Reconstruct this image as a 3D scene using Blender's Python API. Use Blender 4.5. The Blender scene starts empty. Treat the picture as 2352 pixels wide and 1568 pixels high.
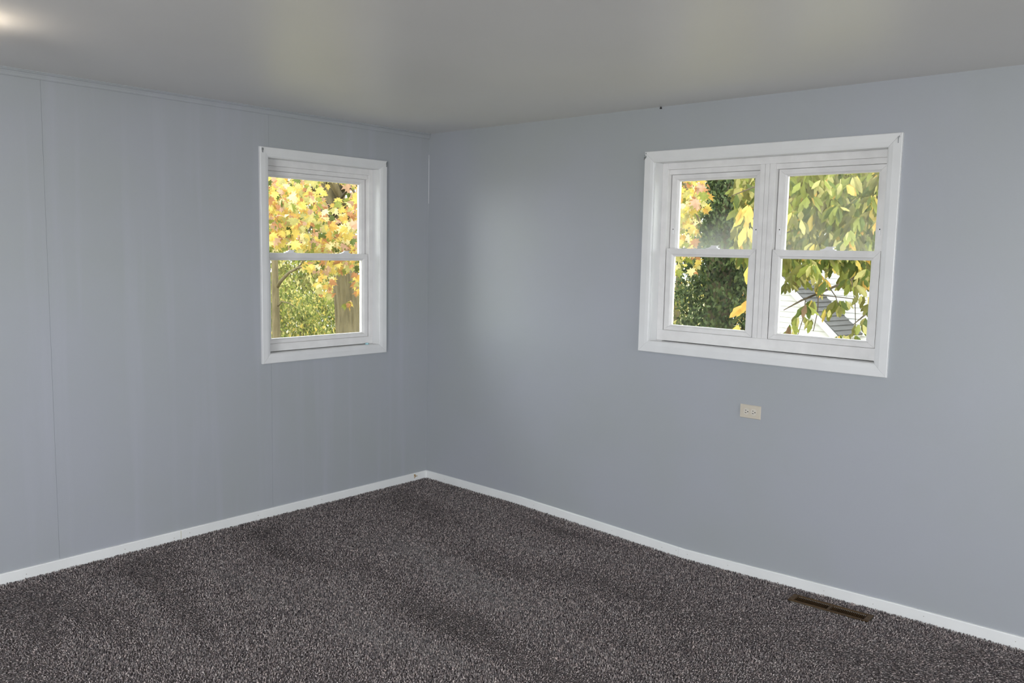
import bpy, bmesh, math, random
import numpy as np
from mathutils import Vector, Matrix

random.seed(7)
rng = np.random.default_rng(11)
scene = bpy.context.scene
col = scene.collection

# ---------------------------------------------------------------- camera
CAM = np.array([-3.9291, -4.3201, 1.6138])
CR = np.array([0.66901156, -0.74300392, 0.01920170])
CU = np.array([0.06720670, 0.08620239, 0.99400825])
CF = np.array([0.74020726, 0.66371253, -0.10760524])
FPX = 1911.7
cam_d = bpy.data.cameras.new('camera')
cam_d.sensor_width = 36.0
cam_d.lens = FPX * 36.0 / 2352.0
cam_d.clip_start = 0.05
cam_d.clip_end = 300
cam = bpy.data.objects.new('camera', cam_d)
M = Matrix.Identity(4)
for i in range(3):
    M[i][0] = CR[i]; M[i][1] = CU[i]; M[i][2] = -CF[i]; M[i][3] = CAM[i]
cam.matrix_world = M
col.objects.link(cam)
scene.camera = cam

def at(px, py, t):
    """a pixel's direction of sight, followed to depth t (metres along the view axis)"""
    px = np.asarray(px, float); py = np.asarray(py, float); t = np.asarray(t, float)
    a = (px - 1176.0) / FPX; b = (784.0 - py) / FPX
    d = CF + np.multiply.outer(a, CR) + np.multiply.outer(b, CU)
    return CAM + d * t[..., None]

# ---------------------------------------------------------------- light
SKY = 6.5
world = bpy.data.worlds.new('world'); scene.world = world
world.use_nodes = True
bg = world.node_tree.nodes['Background']
bg.inputs[0].default_value = (0.93, 0.97, 1.0, 1)
bg.inputs[1].default_value = SKY

sun_d = bpy.data.lights.new('sun_offscreen', 'SUN'); sun_d.energy = 2.5; sun_d.angle = math.radians(9)
sun_d.color = (1.0, 0.95, 0.85)
sun = bpy.data.objects.new('sun_offscreen', sun_d)
sun.rotation_euler = Vector((-0.35, -0.75, 0.62)).to_track_quat('Z', 'Y').to_euler()
col.objects.link(sun)

def fill_light(name, loc, normal, sx, sy, power, color):
    d = bpy.data.lights.new(name, 'AREA'); d.shape = 'RECTANGLE'
    d.size = sx; d.size_y = sy; d.energy = power; d.color = color
    o = bpy.data.objects.new(name, d); o.location = loc
    o.rotation_euler = (-Vector(normal)).to_track_quat('Z', 'Y').to_euler()
    col.objects.link(o)
    return o
XW, YS, HC = -6.5, -8.2, 2.4          # room: x from XW to 0, y from YS to 0, ceiling HC
# added fill lights at invented openings in the unseen walls behind the camera
fill_light('window_near_offscreen', (-1.75, YS - 0.10, 1.45), (0, 1, 0), 2.9, 1.4, 55, (0.95, 0.97, 1.0))
fill_light('window_side_offscreen', (XW - 0.10, -3.6, 1.45), (1, 0, 0), 2.3, 1.4, 145, (0.95, 0.97, 1.0))

vs = scene.view_settings
vs.view_transform = 'Standard'; vs.look = 'None'; vs.exposure = -0.11; vs.gamma = 1.0
vs.use_curve_mapping = False

# ---------------------------------------------------------------- materials
def mat(name):
    m = bpy.data.materials.new(name); m.use_nodes = True
    nt = m.node_tree
    return m, nt, nt.nodes['Principled BSDF']

def plain(name, rgb, rough=0.5, var=0.05, scale=30, spec=0.4, bump=0.0, bscale=200, metal=0.0):
    m, nt, b = mat(name)
    tc = nt.nodes.new('ShaderNodeTexCoord')
    n = nt.nodes.new('ShaderNodeTexNoise'); n.inputs['Scale'].default_value = scale; n.inputs['Detail'].default_value = 4
    nt.links.new(tc.outputs['Object'], n.inputs['Vector'])
    r = nt.nodes.new('ShaderNodeValToRGB')
    r.color_ramp.elements[0].position = 0.3; r.color_ramp.elements[1].position = 0.7
    r.color_ramp.elements[0].color = tuple(c * (1 - var) for c in rgb) + (1,)
    r.color_ramp.elements[1].color = tuple(min(1, c * (1 + var)) for c in rgb) + (1,)
    nt.links.new(n.outputs['Fac'], r.inputs[0]); nt.links.new(r.outputs[0], b.inputs['Base Color'])
    b.inputs['Roughness'].default_value = rough; b.inputs['Specular IOR Level'].default_value = spec
    b.inputs['Metallic'].default_value = metal
    if bump:
        n2 = nt.nodes.new('ShaderNodeTexNoise'); n2.inputs['Scale'].default_value = bscale; n2.inputs['Detail'].default_value = 3
        nt.links.new(tc.outputs['Object'], n2.inputs['Vector'])
        bp = nt.nodes.new('ShaderNodeBump'); bp.inputs['Strength'].default_value = bump; bp.inputs['Distance'].default_value = 0.002
        nt.links.new(n2.outputs['Fac'], bp.inputs['Height']); nt.links.new(bp.outputs[0], b.inputs['Normal'])
    return m

WALL_RGB = (0.385, 0.402, 0.428)

def wall_mat(name, streaks):
    m, nt, b = mat(name)
    L = nt.links.new
    tc = nt.nodes.new('ShaderNodeTexCoord')
    n = nt.nodes.new('ShaderNodeTexNoise'); n.inputs['Scale'].default_value = 1.1; n.inputs['Detail'].default_value = 3
    L(tc.outputs['Object'], n.inputs['Vector'])
    r = nt.nodes.new('ShaderNodeValToRGB')
    r.color_ramp.elements[0].position = 0.35; r.color_ramp.elements[1].position = 0.65
    r.color_ramp.elements[0].color = (WALL_RGB[0] * .97, WALL_RGB[1] * .985, WALL_RGB[2] * 0.96, 1)
    r.color_ramp.elements[1].color = (WALL_RGB[0] * 1.01, WALL_RGB[1] * 1.01, WALL_RGB[2] * 1.045, 1)
    L(n.outputs['Fac'], r.inputs[0])
    out = r.outputs[0]
    b.inputs['Roughness'].default_value = 0.42; b.inputs['Specular IOR Level'].default_value = 0.32
    bp = nt.nodes.new('ShaderNodeBump'); bp.inputs['Strength'].default_value = 0.12; bp.inputs['Distance'].default_value = 0.002
    n2 = nt.nodes.new('ShaderNodeTexNoise'); n2.inputs['Scale'].default_value = 260; n2.inputs['Detail'].default_value = 2
    L(tc.outputs['Object'], n2.inputs['Vector'])
    if streaks:                       # brushed-out vertical paint streaks of the panelling
        mp = nt.nodes.new('ShaderNodeMapping'); mp.inputs['Scale'].default_value = (11, 1, 0.55)
        L(tc.outputs['Object'], mp.inputs['Vector'])
        n3 = nt.nodes.new('ShaderNodeTexNoise'); n3.inputs['Scale'].default_value = 1.0; n3.inputs['Detail'].default_value = 4
        L(mp.outputs[0], n3.inputs['Vector'])
        r3 = nt.nodes.new('ShaderNodeValToRGB')
        r3.color_ramp.elements[0].position = 0.52; r3.color_ramp.elements[0].color = (0, 0, 0, 1)
        r3.color_ramp.elements[1].position = 0.72; r3.color_ramp.elements[1].color = (0.42, 0.42, 0.42, 1)
        L(n3.outputs['Fac'], r3.inputs[0])
        mx = nt.nodes.new('ShaderNodeMixRGB'); mx.inputs[2].default_value = (0.43, 0.445, 0.505, 1)
        L(r3.outputs[0], mx.inputs[0]); L(out, mx.inputs[1]); out = mx.outputs[0]
    L(out, b.inputs['Base Color'])
    L(n2.outputs['Fac'], bp.inputs['Height']); L(bp.outputs[0], b.inputs['Normal'])
    return m

M_wall_l = wall_mat('paint_panelling', True)
M_wall = wall_mat('paint_wall', False)
M_ceil = plain('paint_ceiling', (0.74, 0.73, 0.715), rough=0.37, var=0.03, scale=0.9, spec=0.45, bump=0.10, bscale=90)
M_trim = plain('white_trim_paint', (0.74, 0.745, 0.75), rough=0.35, var=0.03, scale=7, spec=0.4)
M_base = plain('white_baseboard_paint', (0.83, 0.84, 0.84), rough=0.4, var=0.03, scale=5, spec=0.4)
M_vinyl = plain('white_vinyl', (0.76, 0.75, 0.745), rough=0.38, var=0.05, scale=14, spec=0.4)
M_lock = plain('white_lock', (0.85, 0.85, 0.86), rough=0.25, var=0.02)
M_dark = plain('dark_hole', (0.02, 0.018, 0.016), rough=0.8, var=0.2)  # flat dark for the nail head and the painted shade of slots
M_scrap = plain('bare_metal_scrap', (0.30, 0.31, 0.32), rough=0.45, var=0.4, scale=300, metal=0.6)
M_scuff = plain('brown_scuff', (0.42, 0.26, 0.10), rough=0.8, var=0.35, scale=120)
M_grime = plain('grime', (0.40, 0.38, 0.33), rough=0.8, var=0.25, scale=60)
M_outlet = plain('beige_plastic', (0.60, 0.545, 0.455), rough=0.3, var=0.02, spec=0.5)
M_outlet2 = plain('beige_plastic_light', (0.64, 0.60, 0.53), rough=0.3, var=0.02, spec=0.5)
M_reg = plain('brown_enamel', (0.075, 0.042, 0.016), rough=0.5, var=0.25, scale=40, spec=0.2)
M_duct = plain('dusty_duct_metal', (0.22, 0.20, 0.18), rough=0.7, var=0.2)
M_pile = plain('grey_pile_strip', (0.24, 0.235, 0.23), rough=.95, var=.15)
M_blue = plain('light_blue_plastic', (0.42, 0.68, 0.74), rough=0.3, var=0.04)
M_lampm = plain('lamp_white_enamel', (0.7, 0.69, 0.66), rough=0.35, var=0.02)

def glass_mat(name, haze_lo, haze_hi, z0, z1):
    """thin pane: clear, faint reflection, and a light film of dirt that thickens towards z0 (world height)"""
    m = bpy.data.materials.new(name); m.use_nodes = True
    nt = m.node_tree; L = nt.links.new
    for n in list(nt.nodes): nt.nodes.remove(n)
    out = nt.nodes.new('ShaderNodeOutputMaterial')
    tr = nt.nodes.new('ShaderNodeBsdfTransparent'); tr.inputs[0].default_value = (0.97, 0.98, 0.97, 1)
    gl = nt.nodes.new('ShaderNodeBsdfGlossy'); gl.inputs['Roughness'].default_value = 0.02
    fr = nt.nodes.new('ShaderNodeFresnel'); fr.inputs[0].default_value = 1.22
    mx = nt.nodes.new('ShaderNodeMixShader')
    L(fr.outputs[0], mx.inputs[0]); L(tr.outputs[0], mx.inputs[1]); L(gl.outputs[0], mx.inputs[2])
    tl = nt.nodes.new('ShaderNodeBsdfTranslucent'); tl.inputs[0].default_value = (0.85, 0.86, 0.83, 1)
    geo = nt.nodes.new('ShaderNodeNewGeometry')
    sp = nt.nodes.new('ShaderNodeSeparateXYZ'); L(geo.outputs['Position'], sp.inputs[0])
    mr = nt.nodes.new('ShaderNodeMapRange'); mr.inputs[1].default_value = z0; mr.inputs[2].default_value = z1
    mr.inputs[3].default_value = haze_hi; mr.inputs[4].default_value = haze_lo
    L(sp.outputs[2], mr.inputs[0])
    n = nt.nodes.new('ShaderNodeTexNoise'); n.inputs['Scale'].default_value = 5; n.inputs['Detail'].default_value = 4
    L(geo.outputs['Position'], n.inputs['Vector'])
    r = nt.nodes.new('ShaderNodeMapRange'); r.inputs[1].default_value = .35; r.inputs[2].default_value = .65
    r.inputs[3].default_value = 0.45; r.inputs[4].default_value = 1.2
    L(n.outputs['Fac'], r.inputs[0])
    mu = nt.nodes.new('ShaderNodeMath'); mu.operation = 'MULTIPLY'; L(mr.outputs[0], mu.inputs[0]); L(r.outputs[0], mu.inputs[1])
    m2 = nt.nodes.new('ShaderNodeMixShader')
    L(mu.outputs[0], m2.inputs[0]); L(mx.outputs[0], m2.inputs[1]); L(tl.outputs[0], m2.inputs[2])
    L(m2.outputs[0], out.inputs[0])
    return m
M_glass = glass_mat('window_glass', 0.002, 0.004, 1.0, 2.1)
M_glass_fog = glass_mat('window_glass_filmed', 0.004, 0.075, 1.64, 1.86)
M_glass_film = glass_mat('window_glass_dusty', 0.016, 0.048, 1.64, 2.02)
M_glass_low = glass_mat('window_glass_lower', 0.003, 0.006, 1.2, 1.6)

def carpet_mat():
    m, nt, b = mat('carpet_pile'); L = nt.links.new
    tc = nt.nodes.new('ShaderNodeTexCoord')
    v = nt.nodes.new('ShaderNodeTexVoronoi'); v.inputs['Scale'].default_value = 170
    L(tc.outputs['Object'], v.inputs['Vector'])
    r = nt.nodes.new('ShaderNodeValToRGB'); e = r.color_ramp.elements
    e[0].position = 0.0; e[0].color = (0.055, 0.047, 0.050, 1)
    e[1].position = 1.0; e[1].color = (0.74, 0.67, 0.62, 1)
    for p, c in ((0.30, (0.118, 0.104, 0.107)), (0.55, (0.250, 0.225, 0.219)), (0.8, (0.43, 0.392, 0.370))):
        k = e.new(p); k.color = c + (1,)
    sp = nt.nodes.new('ShaderNodeSeparateColor'); L(v.outputs['Color'], sp.inputs[0])
    L(sp.outputs[0], r.inputs[0])
    n = nt.nodes.new('ShaderNodeTexNoise'); n.inputs['Scale'].default_value = 55; n.inputs['Detail'].default_value = 2
    L(tc.outputs['Object'], n.inputs['Vector'])
    h = nt.nodes.new('ShaderNodeValToRGB')
    h.color_ramp.elements[0].position = .3; h.color_ramp.elements[0].color = (1.06, .96, .98, 1)
    h.color_ramp.elements[1].position = .7; h.color_ramp.elements[1].color = (.96, .99, 1.04, 1)
    L(n.outputs['Fac'], h.inputs[0])
    mx = nt.nodes.new('ShaderNodeMixRGB'); mx.blend_type = 'MULTIPLY'; mx.inputs[0].default_value = 1
    L(r.outputs[0], mx.inputs[1]); L(h.outputs[0], mx.inputs[2])
    L(mx.outputs[0], b.inputs['Base Color'])
    b.inputs['Roughness'].default_value = 0.9; b.inputs['Specular IOR Level'].default_value = 0.15
    b.inputs['Sheen Weight'].default_value = 0.15
    return m
M_carpet = carpet_mat()
M_backing = plain('carpet_backing', (0.22, 0.20, 0.195), .95, .3, 90)

def leaf_mat(name, rgb, trans=0.45, var=0.22):
    m = bpy.data.materials.new(name); m.use_nodes = True
    nt = m.node_tree; L = nt.links.new
    for n in list(nt.nodes): nt.nodes.remove(n)
    out = nt.nodes.new('ShaderNodeOutputMaterial')
    geo = nt.nodes.new('ShaderNodeNewGeometry')
    n = nt.nodes.new('ShaderNodeTexNoise'); n.inputs['Scale'].default_value = 9; n.inputs['Detail'].default_value = 3
    L(geo.outputs['Position'], n.inputs['Vector'])
    r = nt.nodes.new('ShaderNodeValToRGB')
    r.color_ramp.elements[0].position = .3; r.color_ramp.elements[1].position = .7
    r.color_ramp.elements[0].color = tuple(c * (1 - var) for c in rgb) + (1,)
    r.color_ramp.elements[1].color = tuple(min(.95, c * (1 + var)) for c in rgb) + (1,)
    L(n.outputs['Fac'], r.inputs[0])
    d = nt.nodes.new('ShaderNodeBsdfDiffuse'); t = nt.nodes.new('ShaderNodeBsdfTranslucent')
    L(r.outputs[0], d.inputs[0]); L(r.outputs[0], t.inputs[0])
    mx = nt.nodes.new('ShaderNodeMixShader'); mx.inputs[0].default_value = trans
    L(d.outputs[0], mx.inputs[1]); L(t.outputs[0], mx.inputs[2])
    gl = nt.nodes.new('ShaderNodeBsdfGlossy'); gl.inputs['Roughness'].default_value = 0.45
    m2 = nt.nodes.new('ShaderNodeMixShader'); m2.inputs[0].default_value = 0.008
    L(mx.outputs[0], m2.inputs[1]); L(gl.outputs[0], m2.inputs[2])
    L(m2.outputs[0], out.inputs[0])
    return m
LEAF = 0.60
LM = {k: leaf_mat('leaf_' + k, tuple(LEAF * v for v in c)) for k, c in dict(
    yellow=(0.80, 0.62, 0.15), gold=(0.74, 0.46, 0.11), orange=(0.54, 0.26, 0.11), pink=(0.66, 0.42, 0.28),
    lime=(0.31, 0.345, 0.072), green=(0.125, 0.165, 0.038), olive=(0.20, 0.195, 0.05), pale=(0.58, 0.54, 0.20),
    cream=(0.98, 0.84, 0.44), ivy=(0.055, 0.092, 0.026), ivy_light=(0.16, 0.215, 0.082), ivy_dark=(0.028, 0.042, 0.014), bush=(0.22, 0.25, 0.068),
    brown=(0.22, 0.135, 0.07)).items()}

def bark_mat(name, rgb):
    m, nt, b = mat(name); L = nt.links.new
    tc = nt.nodes.new('ShaderNodeTexCoord')
    mp = nt.nodes.new('ShaderNodeMapping'); mp.inputs['Scale'].default_value = (16, 16, 2.2)
    L(tc.outputs['Object'], mp.inputs[0])
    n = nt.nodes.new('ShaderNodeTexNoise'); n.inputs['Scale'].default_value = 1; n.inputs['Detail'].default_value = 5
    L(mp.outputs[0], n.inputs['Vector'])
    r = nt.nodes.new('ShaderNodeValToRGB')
    r.color_ramp.elements[0].position = .38; r.color_ramp.elements[0].color = tuple(c * .7 for c in rgb) + (1,)  # furrow shade painted darker into the bark colour
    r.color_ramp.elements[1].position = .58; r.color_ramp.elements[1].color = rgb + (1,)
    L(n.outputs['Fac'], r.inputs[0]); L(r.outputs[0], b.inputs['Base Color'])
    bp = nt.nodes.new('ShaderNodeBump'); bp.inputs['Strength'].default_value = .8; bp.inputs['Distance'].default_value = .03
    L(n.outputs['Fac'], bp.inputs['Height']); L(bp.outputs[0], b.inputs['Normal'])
    b.inputs['Roughness'].default_value = .9; b.inputs['Specular IOR Level'].default_value = .08
    return m
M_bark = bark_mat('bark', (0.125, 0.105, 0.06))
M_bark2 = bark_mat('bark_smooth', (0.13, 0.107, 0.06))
M_twig = plain('twig', (0.06, 0.046, 0.03), rough=.8, var=.2, spec=.08)
M_siding = plain('white_siding', (0.50, 0.50, 0.494), rough=.8, var=.03, scale=2, spec=.08)
M_shingle = plain('grey_shingle', (0.085, 0.085, 0.084), rough=.9, var=.14, scale=9, spec=.05)
M_shadowline = plain('grey_soffit', (0.42, 0.42, 0.42), rough=.8)
M_lawn = plain('leaf_strewn_lawn', (0.22, 0.20, 0.085), rough=.95, var=.3, scale=2, bump=.5, bscale=40)  # ground colour lightened to bounce daylight into the room
M_pane_dark = plain('far_window_pane', (0.05, 0.06, 0.07), rough=.1)

# ---------------------------------------------------------------- mesh helpers
def put(ob, label=None, category=None, group=None, kind=None):
    if label: ob['label'] = label
    if category: ob['category'] = category
    if group: ob['group'] = group
    if kind: ob['kind'] = kind
    return ob

def empty(name, loc=(0, 0, 0), rz=0.0):
    o = bpy.data.objects.new(name, None); o.empty_display_size = 0.1
    o.location = loc; o.rotation_euler = (0, 0, rz); col.objects.link(o)
    return o

class MB:
    def __init__(s, off=(0, 0, 0)):
        s.v = []; s.f = []; s.off = off
    def add(s, verts, faces):
        n = len(s.v); o = s.off
        s.v += [(v[0] - o[0], v[1] - o[1], v[2] - o[2]) for v in verts]
        s.f += [tuple(i + n for i in f) for f in faces]
        return s
    def box(s, x0, x1, y0, y1, z0, z1):
        return s.add([(x0, y0, z0), (x1, y0, z0), (x1, y1, z0), (x0, y1, z0), (x0, y0, z1), (x1, y0, z1), (x1, y1, z1), (x0, y1, z1)],
                     [(0, 3, 2, 1), (4, 5, 6, 7), (0, 1, 5, 4), (1, 2, 6, 5), (2, 3, 7, 6), (3, 0, 4, 7)])
    def loft(s, A, B):
        """closed polygons A and B (same count) joined by side faces and capped"""
        n = len(A)
        s.add(list(A) + list(B), [tuple(range(n))[::-1], tuple(range(n, 2 * n))] +
              [(i, (i + 1) % n, n + (i + 1) % n, n + i) for i in range(n)])
        return s
    def side(s, which, s0, s1, z0, z1, prof, gap=0.0004):
        """one mitred member of a rectangular frame; prof = [(w, d)] closed, w inwards from the outer edge"""
        A = []; B = []
        for w, d in prof:
            if which == 'b': A.append((s0 + w + gap, d, z0 + w)); B.append((s1 - w - gap, d, z0 + w))
            if which == 't': A.append((s0 + w + gap, d, z1 - w)); B.append((s1 - w - gap, d, z1 - w))
            if which == 'l': A.append((s0 + w, d, z0 + w + gap)); B.append((s0 + w, d, z1 - w - gap))
            if which == 'r': A.append((s1 - w, d, z0 + w + gap)); B.append((s1 - w, d, z1 - w - gap))
        return s.loft(A, B)
    def tube(s, pts, rad, seg=8):
        pts = [Vector(p) for p in pts]; n0 = len(pts); rings = []
        up = Vector((0.3, 0.2, 1)).normalized()
        V = []; F = []
        for i, p in enumerate(pts):
            t = (pts[min(i + 1, n0 - 1)] - pts[max(i - 1, 0)]).normalized()
            a = t.cross(up)
            if a.length < 1e-3: a = t.cross(Vector((1, 0, 0)))
            a.normalize(); b = t.cross(a)
            r = rad[i] if hasattr(rad, '__len__') else rad
            for k in range(seg):
                th = 2 * math.pi * k / seg
                V.append(tuple(p + (a * math.cos(th) + b * math.sin(th)) * r))
        for i in range(n0 - 1):
            for k in range(seg):
                F.append((i * seg + k, i * seg + (k + 1) % seg, (i + 1) * seg + (k + 1) % seg, (i + 1) * seg + k))
        F.append(tuple(range(seg))[::-1]); F.append(tuple((n0 - 1) * seg + k for k in range(seg)))
        return s.add(V, F)
    def lathe(s, prof, c, seg=32):
        V = []; F = []; n = len(prof)
        for k in range(seg):
            th = 2 * math.pi * k / seg
            for r, z in prof: V.append((c[0] + r * math.cos(th), c[1] + r * math.sin(th), c[2] + z))
        for k in range(seg):
            for i in range(n - 1):
                a = k * n + i; b = ((k + 1) % seg) * n + i
                F.append((a, b, b + 1, a + 1))
        return s.add(V, F)
    def build(s, name, material, parent=None, bevel=0.0, smooth=False, loc=(0, 0, 0)):
        me = bpy.data.meshes.new(name); me.from_pydata(s.v, [], s.f); me.validate()
        bm = bmesh.new(); bm.from_mesh(me)
        bmesh.ops.recalc_face_normals(bm, faces=bm.faces)
        if bevel:
            bmesh.ops.bevel(bm, geom=list(bm.edges), offset=bevel, segments=1, affect='EDGES', clamp_overlap=True)
        if smooth:
            for f in bm.faces: f.smooth = True
        bm.to_mesh(me); bm.free()
        me.materials.append(material)
        o = bpy.data.objects.new(name, me); o.location = loc; col.objects.link(o)
        if parent: o.parent = parent
        return o

def rect_minus(x0, x1, z0, z1, holes):
    """rectangles that tile (x0..x1, z0..z1) around rectangular holes"""
    xs = sorted({x0, x1} | {min(max(h[i], x0), x1) for h in holes for i in (0, 1)})
    out = []
    for a, b in zip(xs, xs[1:]):
        if b - a < 1e-6: continue
        m = (a + b) / 2; hs = sorted([(h[2], h[3]) for h in holes if h[0] < m < h[1]])
        z = z0
        for p, q in hs:
            if p > z: out.append((a, b, z, p))
            z = max(z, q)
        if z < z1: out.append((a, b, z, z1))
    return out

# ---------------------------------------------------------------- room shell
WT = 0.17                                              # wall thickness
N_IN = (-1.255, -0.438, 0.985, 2.125)                  # window_1 clear opening: x0 x1 z0 z1 (wall_left, plane y=0)
E_IN = (1.822, 3.034, 1.134, 2.108)                    # window_2 clear opening: -y0 -y1 z0 z1 (wall_right, plane x=0)
JT = 0.018
ZB = -0.12                                             # walls go below the floor

def grow(r, g): return (r[0] - g, r[1] + g, r[2] - g, r[3] + g)

# left wall: core + 4-foot panels that meet at hairline seams
core = MB()
for a, b, c, d in rect_minus(XW - WT, WT, ZB, HC + 0.2, [grow(N_IN, JT)]): core.box(a, b, 0.0025, WT, c, d)
wall_left = put(core.build('wall_left', M_wall_l), kind='structure')
SEAMS = [XW, -6.105, -4.885, -3.665, -2.445, -1.2425, 0.0]
for a, b in zip(SEAMS, SEAMS[1:]):
    mb = MB()
    g = 0.0004
    for p, q, c, d in rect_minus(a + (g if a > XW else 0), b - (g if b < 0 else 0), ZB, HC, [grow(N_IN, JT)]): mb.box(p, q, 0.0, 0.0026, c, d)
    mb.build('wall_panel', M_wall_l, wall_left)
MB().box(-0.0016, 0.0, -0.0016, 0.0, 1.93, 2.26).build('caulk_thread', M_lock, wall_left)

core = MB()
for a, b, c, d in rect_minus(0.0, -(YS - WT), ZB, HC + 0.2, [grow(E_IN, JT)]): core.box(0.0, WT, -b, -a, c, d)
wall_right = put(core.build('wall_right', M_wall), kind='structure')
core = MB()
for a, b, c, d in rect_minus(XW - WT, WT, ZB, HC + 0.2, [(-3.25, -0.25, 0.72, 2.18)]): core.box(a, b, YS - WT, YS, c, d)  # unseen wall; opening added to let fill light in
put(core.build('wall_near', M_wall), kind='structure')
core = MB()
for a, b, c, d in rect_minus(YS, 0.0, ZB, HC + 0.2, [(-4.8, -2.4, 0.72, 2.18)]): core.box(XW - WT, XW, a, b, c, d)  # second invented opening, for the side fill light
put(core.build('wall_side', M_wall), kind='structure')
put(MB().box(XW - WT, WT, YS - WT, WT, HC, HC + 0.15).build('ceiling', M_ceil), kind='structure')

# floor: carpet backing with the gentle sag that the right-hand baseboard shows
DIPY = [0.0, -0.9, -1.45, -2.1, -2.3, -2.75, -3.2, -3.75, -8.2]
DIPZ = [0.0, 0.0, -0.016, -0.037, -0.032, -0.019, -0.008, 0.0, 0.0]
def floor_z(x, y):
    x = np.asarray(x, float); y = np.asarray(y, float)
    z = np.interp(-y, [-k for k in DIPY], DIPZ)
    return z * np.clip(1.0 + x / 1.6, 0, 1)
REG = (-0.142, -2.950, 0.043, 0.184, 0.055)            # register: centre x y, half sizes, turn
nx, ny = 66, 83
HX0, HX1, HY0, HY1 = REG[0] - .034, REG[0] + .034, REG[1] - .165, REG[1] + .165
gx = np.sort(np.concatenate([np.linspace(XW, 0, nx), [HX0, HX1]])); gy = np.sort(np.concatenate([np.linspace(YS, 0, ny), [HY0, HY1]]))
nx, ny = nx + 2, ny + 2
V = [(x, y, float(floor_z(x, y)) - 0.009) for y in gy for x in gx]
F = [(j * nx + i, j * nx + i + 1, (j + 1) * nx + i + 1, (j + 1) * nx + i) for j in range(ny - 1) for i in range(nx - 1)
     if not (HX0 < (gx[i] + gx[i + 1]) / 2 < HX1 and HY0 < (gy[j] + gy[j + 1]) / 2 < HY1)]
fl = put(MB().add(V, F).build('floor', M_backing, smooth=True), kind='structure')
put(MB().box(XW - WT, WT, YS - WT, WT, -0.34, -0.13).build('floor', M_backing), kind='structure')

# carpet pile: one tuft = a leaning three-sided spike, vacuum strokes turn the lean
def tufts():
    step = 0.0079
    xs = np.arange(-4.3, -0.012, step); ys = np.arange(-4.7, -0.012, step)
    X, Y = np.meshgrid(xs, ys); X = X.ravel(); Y = Y.ravel()
    X = X + rng.uniform(-.5, .5, X.size) * step; Y = Y + rng.uniform(-.5, .5, Y.size) * step
    keep = (X + Y > -5.3) & (X < -0.013) & (Y < -0.013)
    ca, sa = math.cos(REG[4]), math.sin(REG[4])
    ux = (X - REG[0]) * ca + (Y - REG[1]) * sa; uy = -(X - REG[0]) * sa + (Y - REG[1]) * ca
    keep &= ~((ux > -REG[2] - .006) & (ux < REG[2] + .002) & (uy > -REG[3] - .004) & (uy < REG[3] + .002))
    X = X[keep]; Y = Y[keep]; n = X.size
    Z = floor_z(X, Y) - 0.010
    # vacuum strokes: the pile lies combed away or leans back, in loose streaks running off the left wall
    q = np.random.default_rng(5)
    noise = np.zeros(n)
    for k in range(26):
        lam = q.uniform(.22, .95); a = q.normal(0, .45); ph_ = q.uniform(0, 6.28)
        noise += np.sin(2 * np.pi / lam * (X * math.cos(a) + .55 * Y * math.sin(a)) + ph_ + .8 * np.sin(2.1 * Y + k)) * (lam ** .5)
    noise /= noise.std()
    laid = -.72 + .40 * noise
    laid += .70 * np.exp(-(((X + 1.15) / 1.0) ** 2 + ((Y + 1.45) / 1.15) ** 2))  # brighter middle of the floor shaped into the lean, not a stroke
    laid -= .25 * np.clip((-X - 2.1) / .8, 0, 1) + .25 * np.clip((-Y - 3.1) / .5, 0, 1)  # edge darkening shaped into the lean at the left and right ends
    for (xa, ya, xb, yb, wa, wb, g) in ((-2.66, -.45, -2.72, -1.5, .02, .20, .75), (-2.34, -.30, -2.42, -1.35, .02, .15, .8), (-2.10, -.75, -2.25, -1.6, .03, .22, .5), (-1.98, -.45, -1.88, -1.35, .02, .16, .6),
                                        (-1.70, -.5, -1.45, -1.3, .02, .14, .45), (-1.35, -.4, -1.05, -1.1, .02, .12, .35), (-1.9, -1.5, -1.7, -2.3, .05, .2, .4)):
        u = np.clip((Y - ya) / (yb - ya), 0, 1); inside = ((Y - ya) / (yb - ya) > 0)
        xc = xa + (xb - xa) * u + .03 * np.sin(5 * Y + xa); w = wa + (wb - wa) * u
        e = (X - xc) / w                                   # sharp on one side, soft on the other
        laid += 1.5 * g * inside * np.where(e < 0, np.exp(-(e * 2.6) ** 2), np.exp(-(e * .9) ** 2)) * np.clip((ya - Y) / .12, 0, 1) * np.clip(1.6 - (Y - ya) / (yb - ya), 0, 1)
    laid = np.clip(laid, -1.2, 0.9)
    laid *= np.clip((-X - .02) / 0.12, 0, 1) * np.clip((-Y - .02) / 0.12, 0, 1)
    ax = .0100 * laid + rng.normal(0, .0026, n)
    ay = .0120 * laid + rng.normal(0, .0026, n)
    h = rng.uniform(.0115, .0165, n) * (1 - 0.30 * np.abs(laid))
    r = rng.uniform(.0029, .0042, n); ph = rng.uniform(0, 2 * np.pi, n)
    P = np.zeros((n, 6, 3))
    for k in range(3):
        th = ph + 2.094 * k
        P[:, k, 0] = X + r * np.cos(th); P[:, k, 1] = Y + r * np.sin(th); P[:, k, 2] = Z
        P[:, 3 + k, 0] = X + ax + .55 * r * np.cos(th); P[:, 3 + k, 1] = Y + ay + .55 * r * np.sin(th); P[:, 3 + k, 2] = Z + h - .002 * (k == 1)
    tri = np.array([[0, 1, 4], [0, 4, 3], [1, 2, 5], [1, 5, 4], [2, 0, 3], [2, 3, 5], [3, 4, 5]])
    I = (np.arange(n)[:, None, None] * 6 + tri[None]).reshape(-1, 3)
    me = bpy.data.meshes.new('carpet_pile')
    fill(me, P.reshape(-1, 3), I)
    me.materials.append(M_carpet)
    o = bpy.data.objects.new('carpet_pile', me); col.objects.link(o); o.parent = fl
    o['kind'] = 'stuff'

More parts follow.
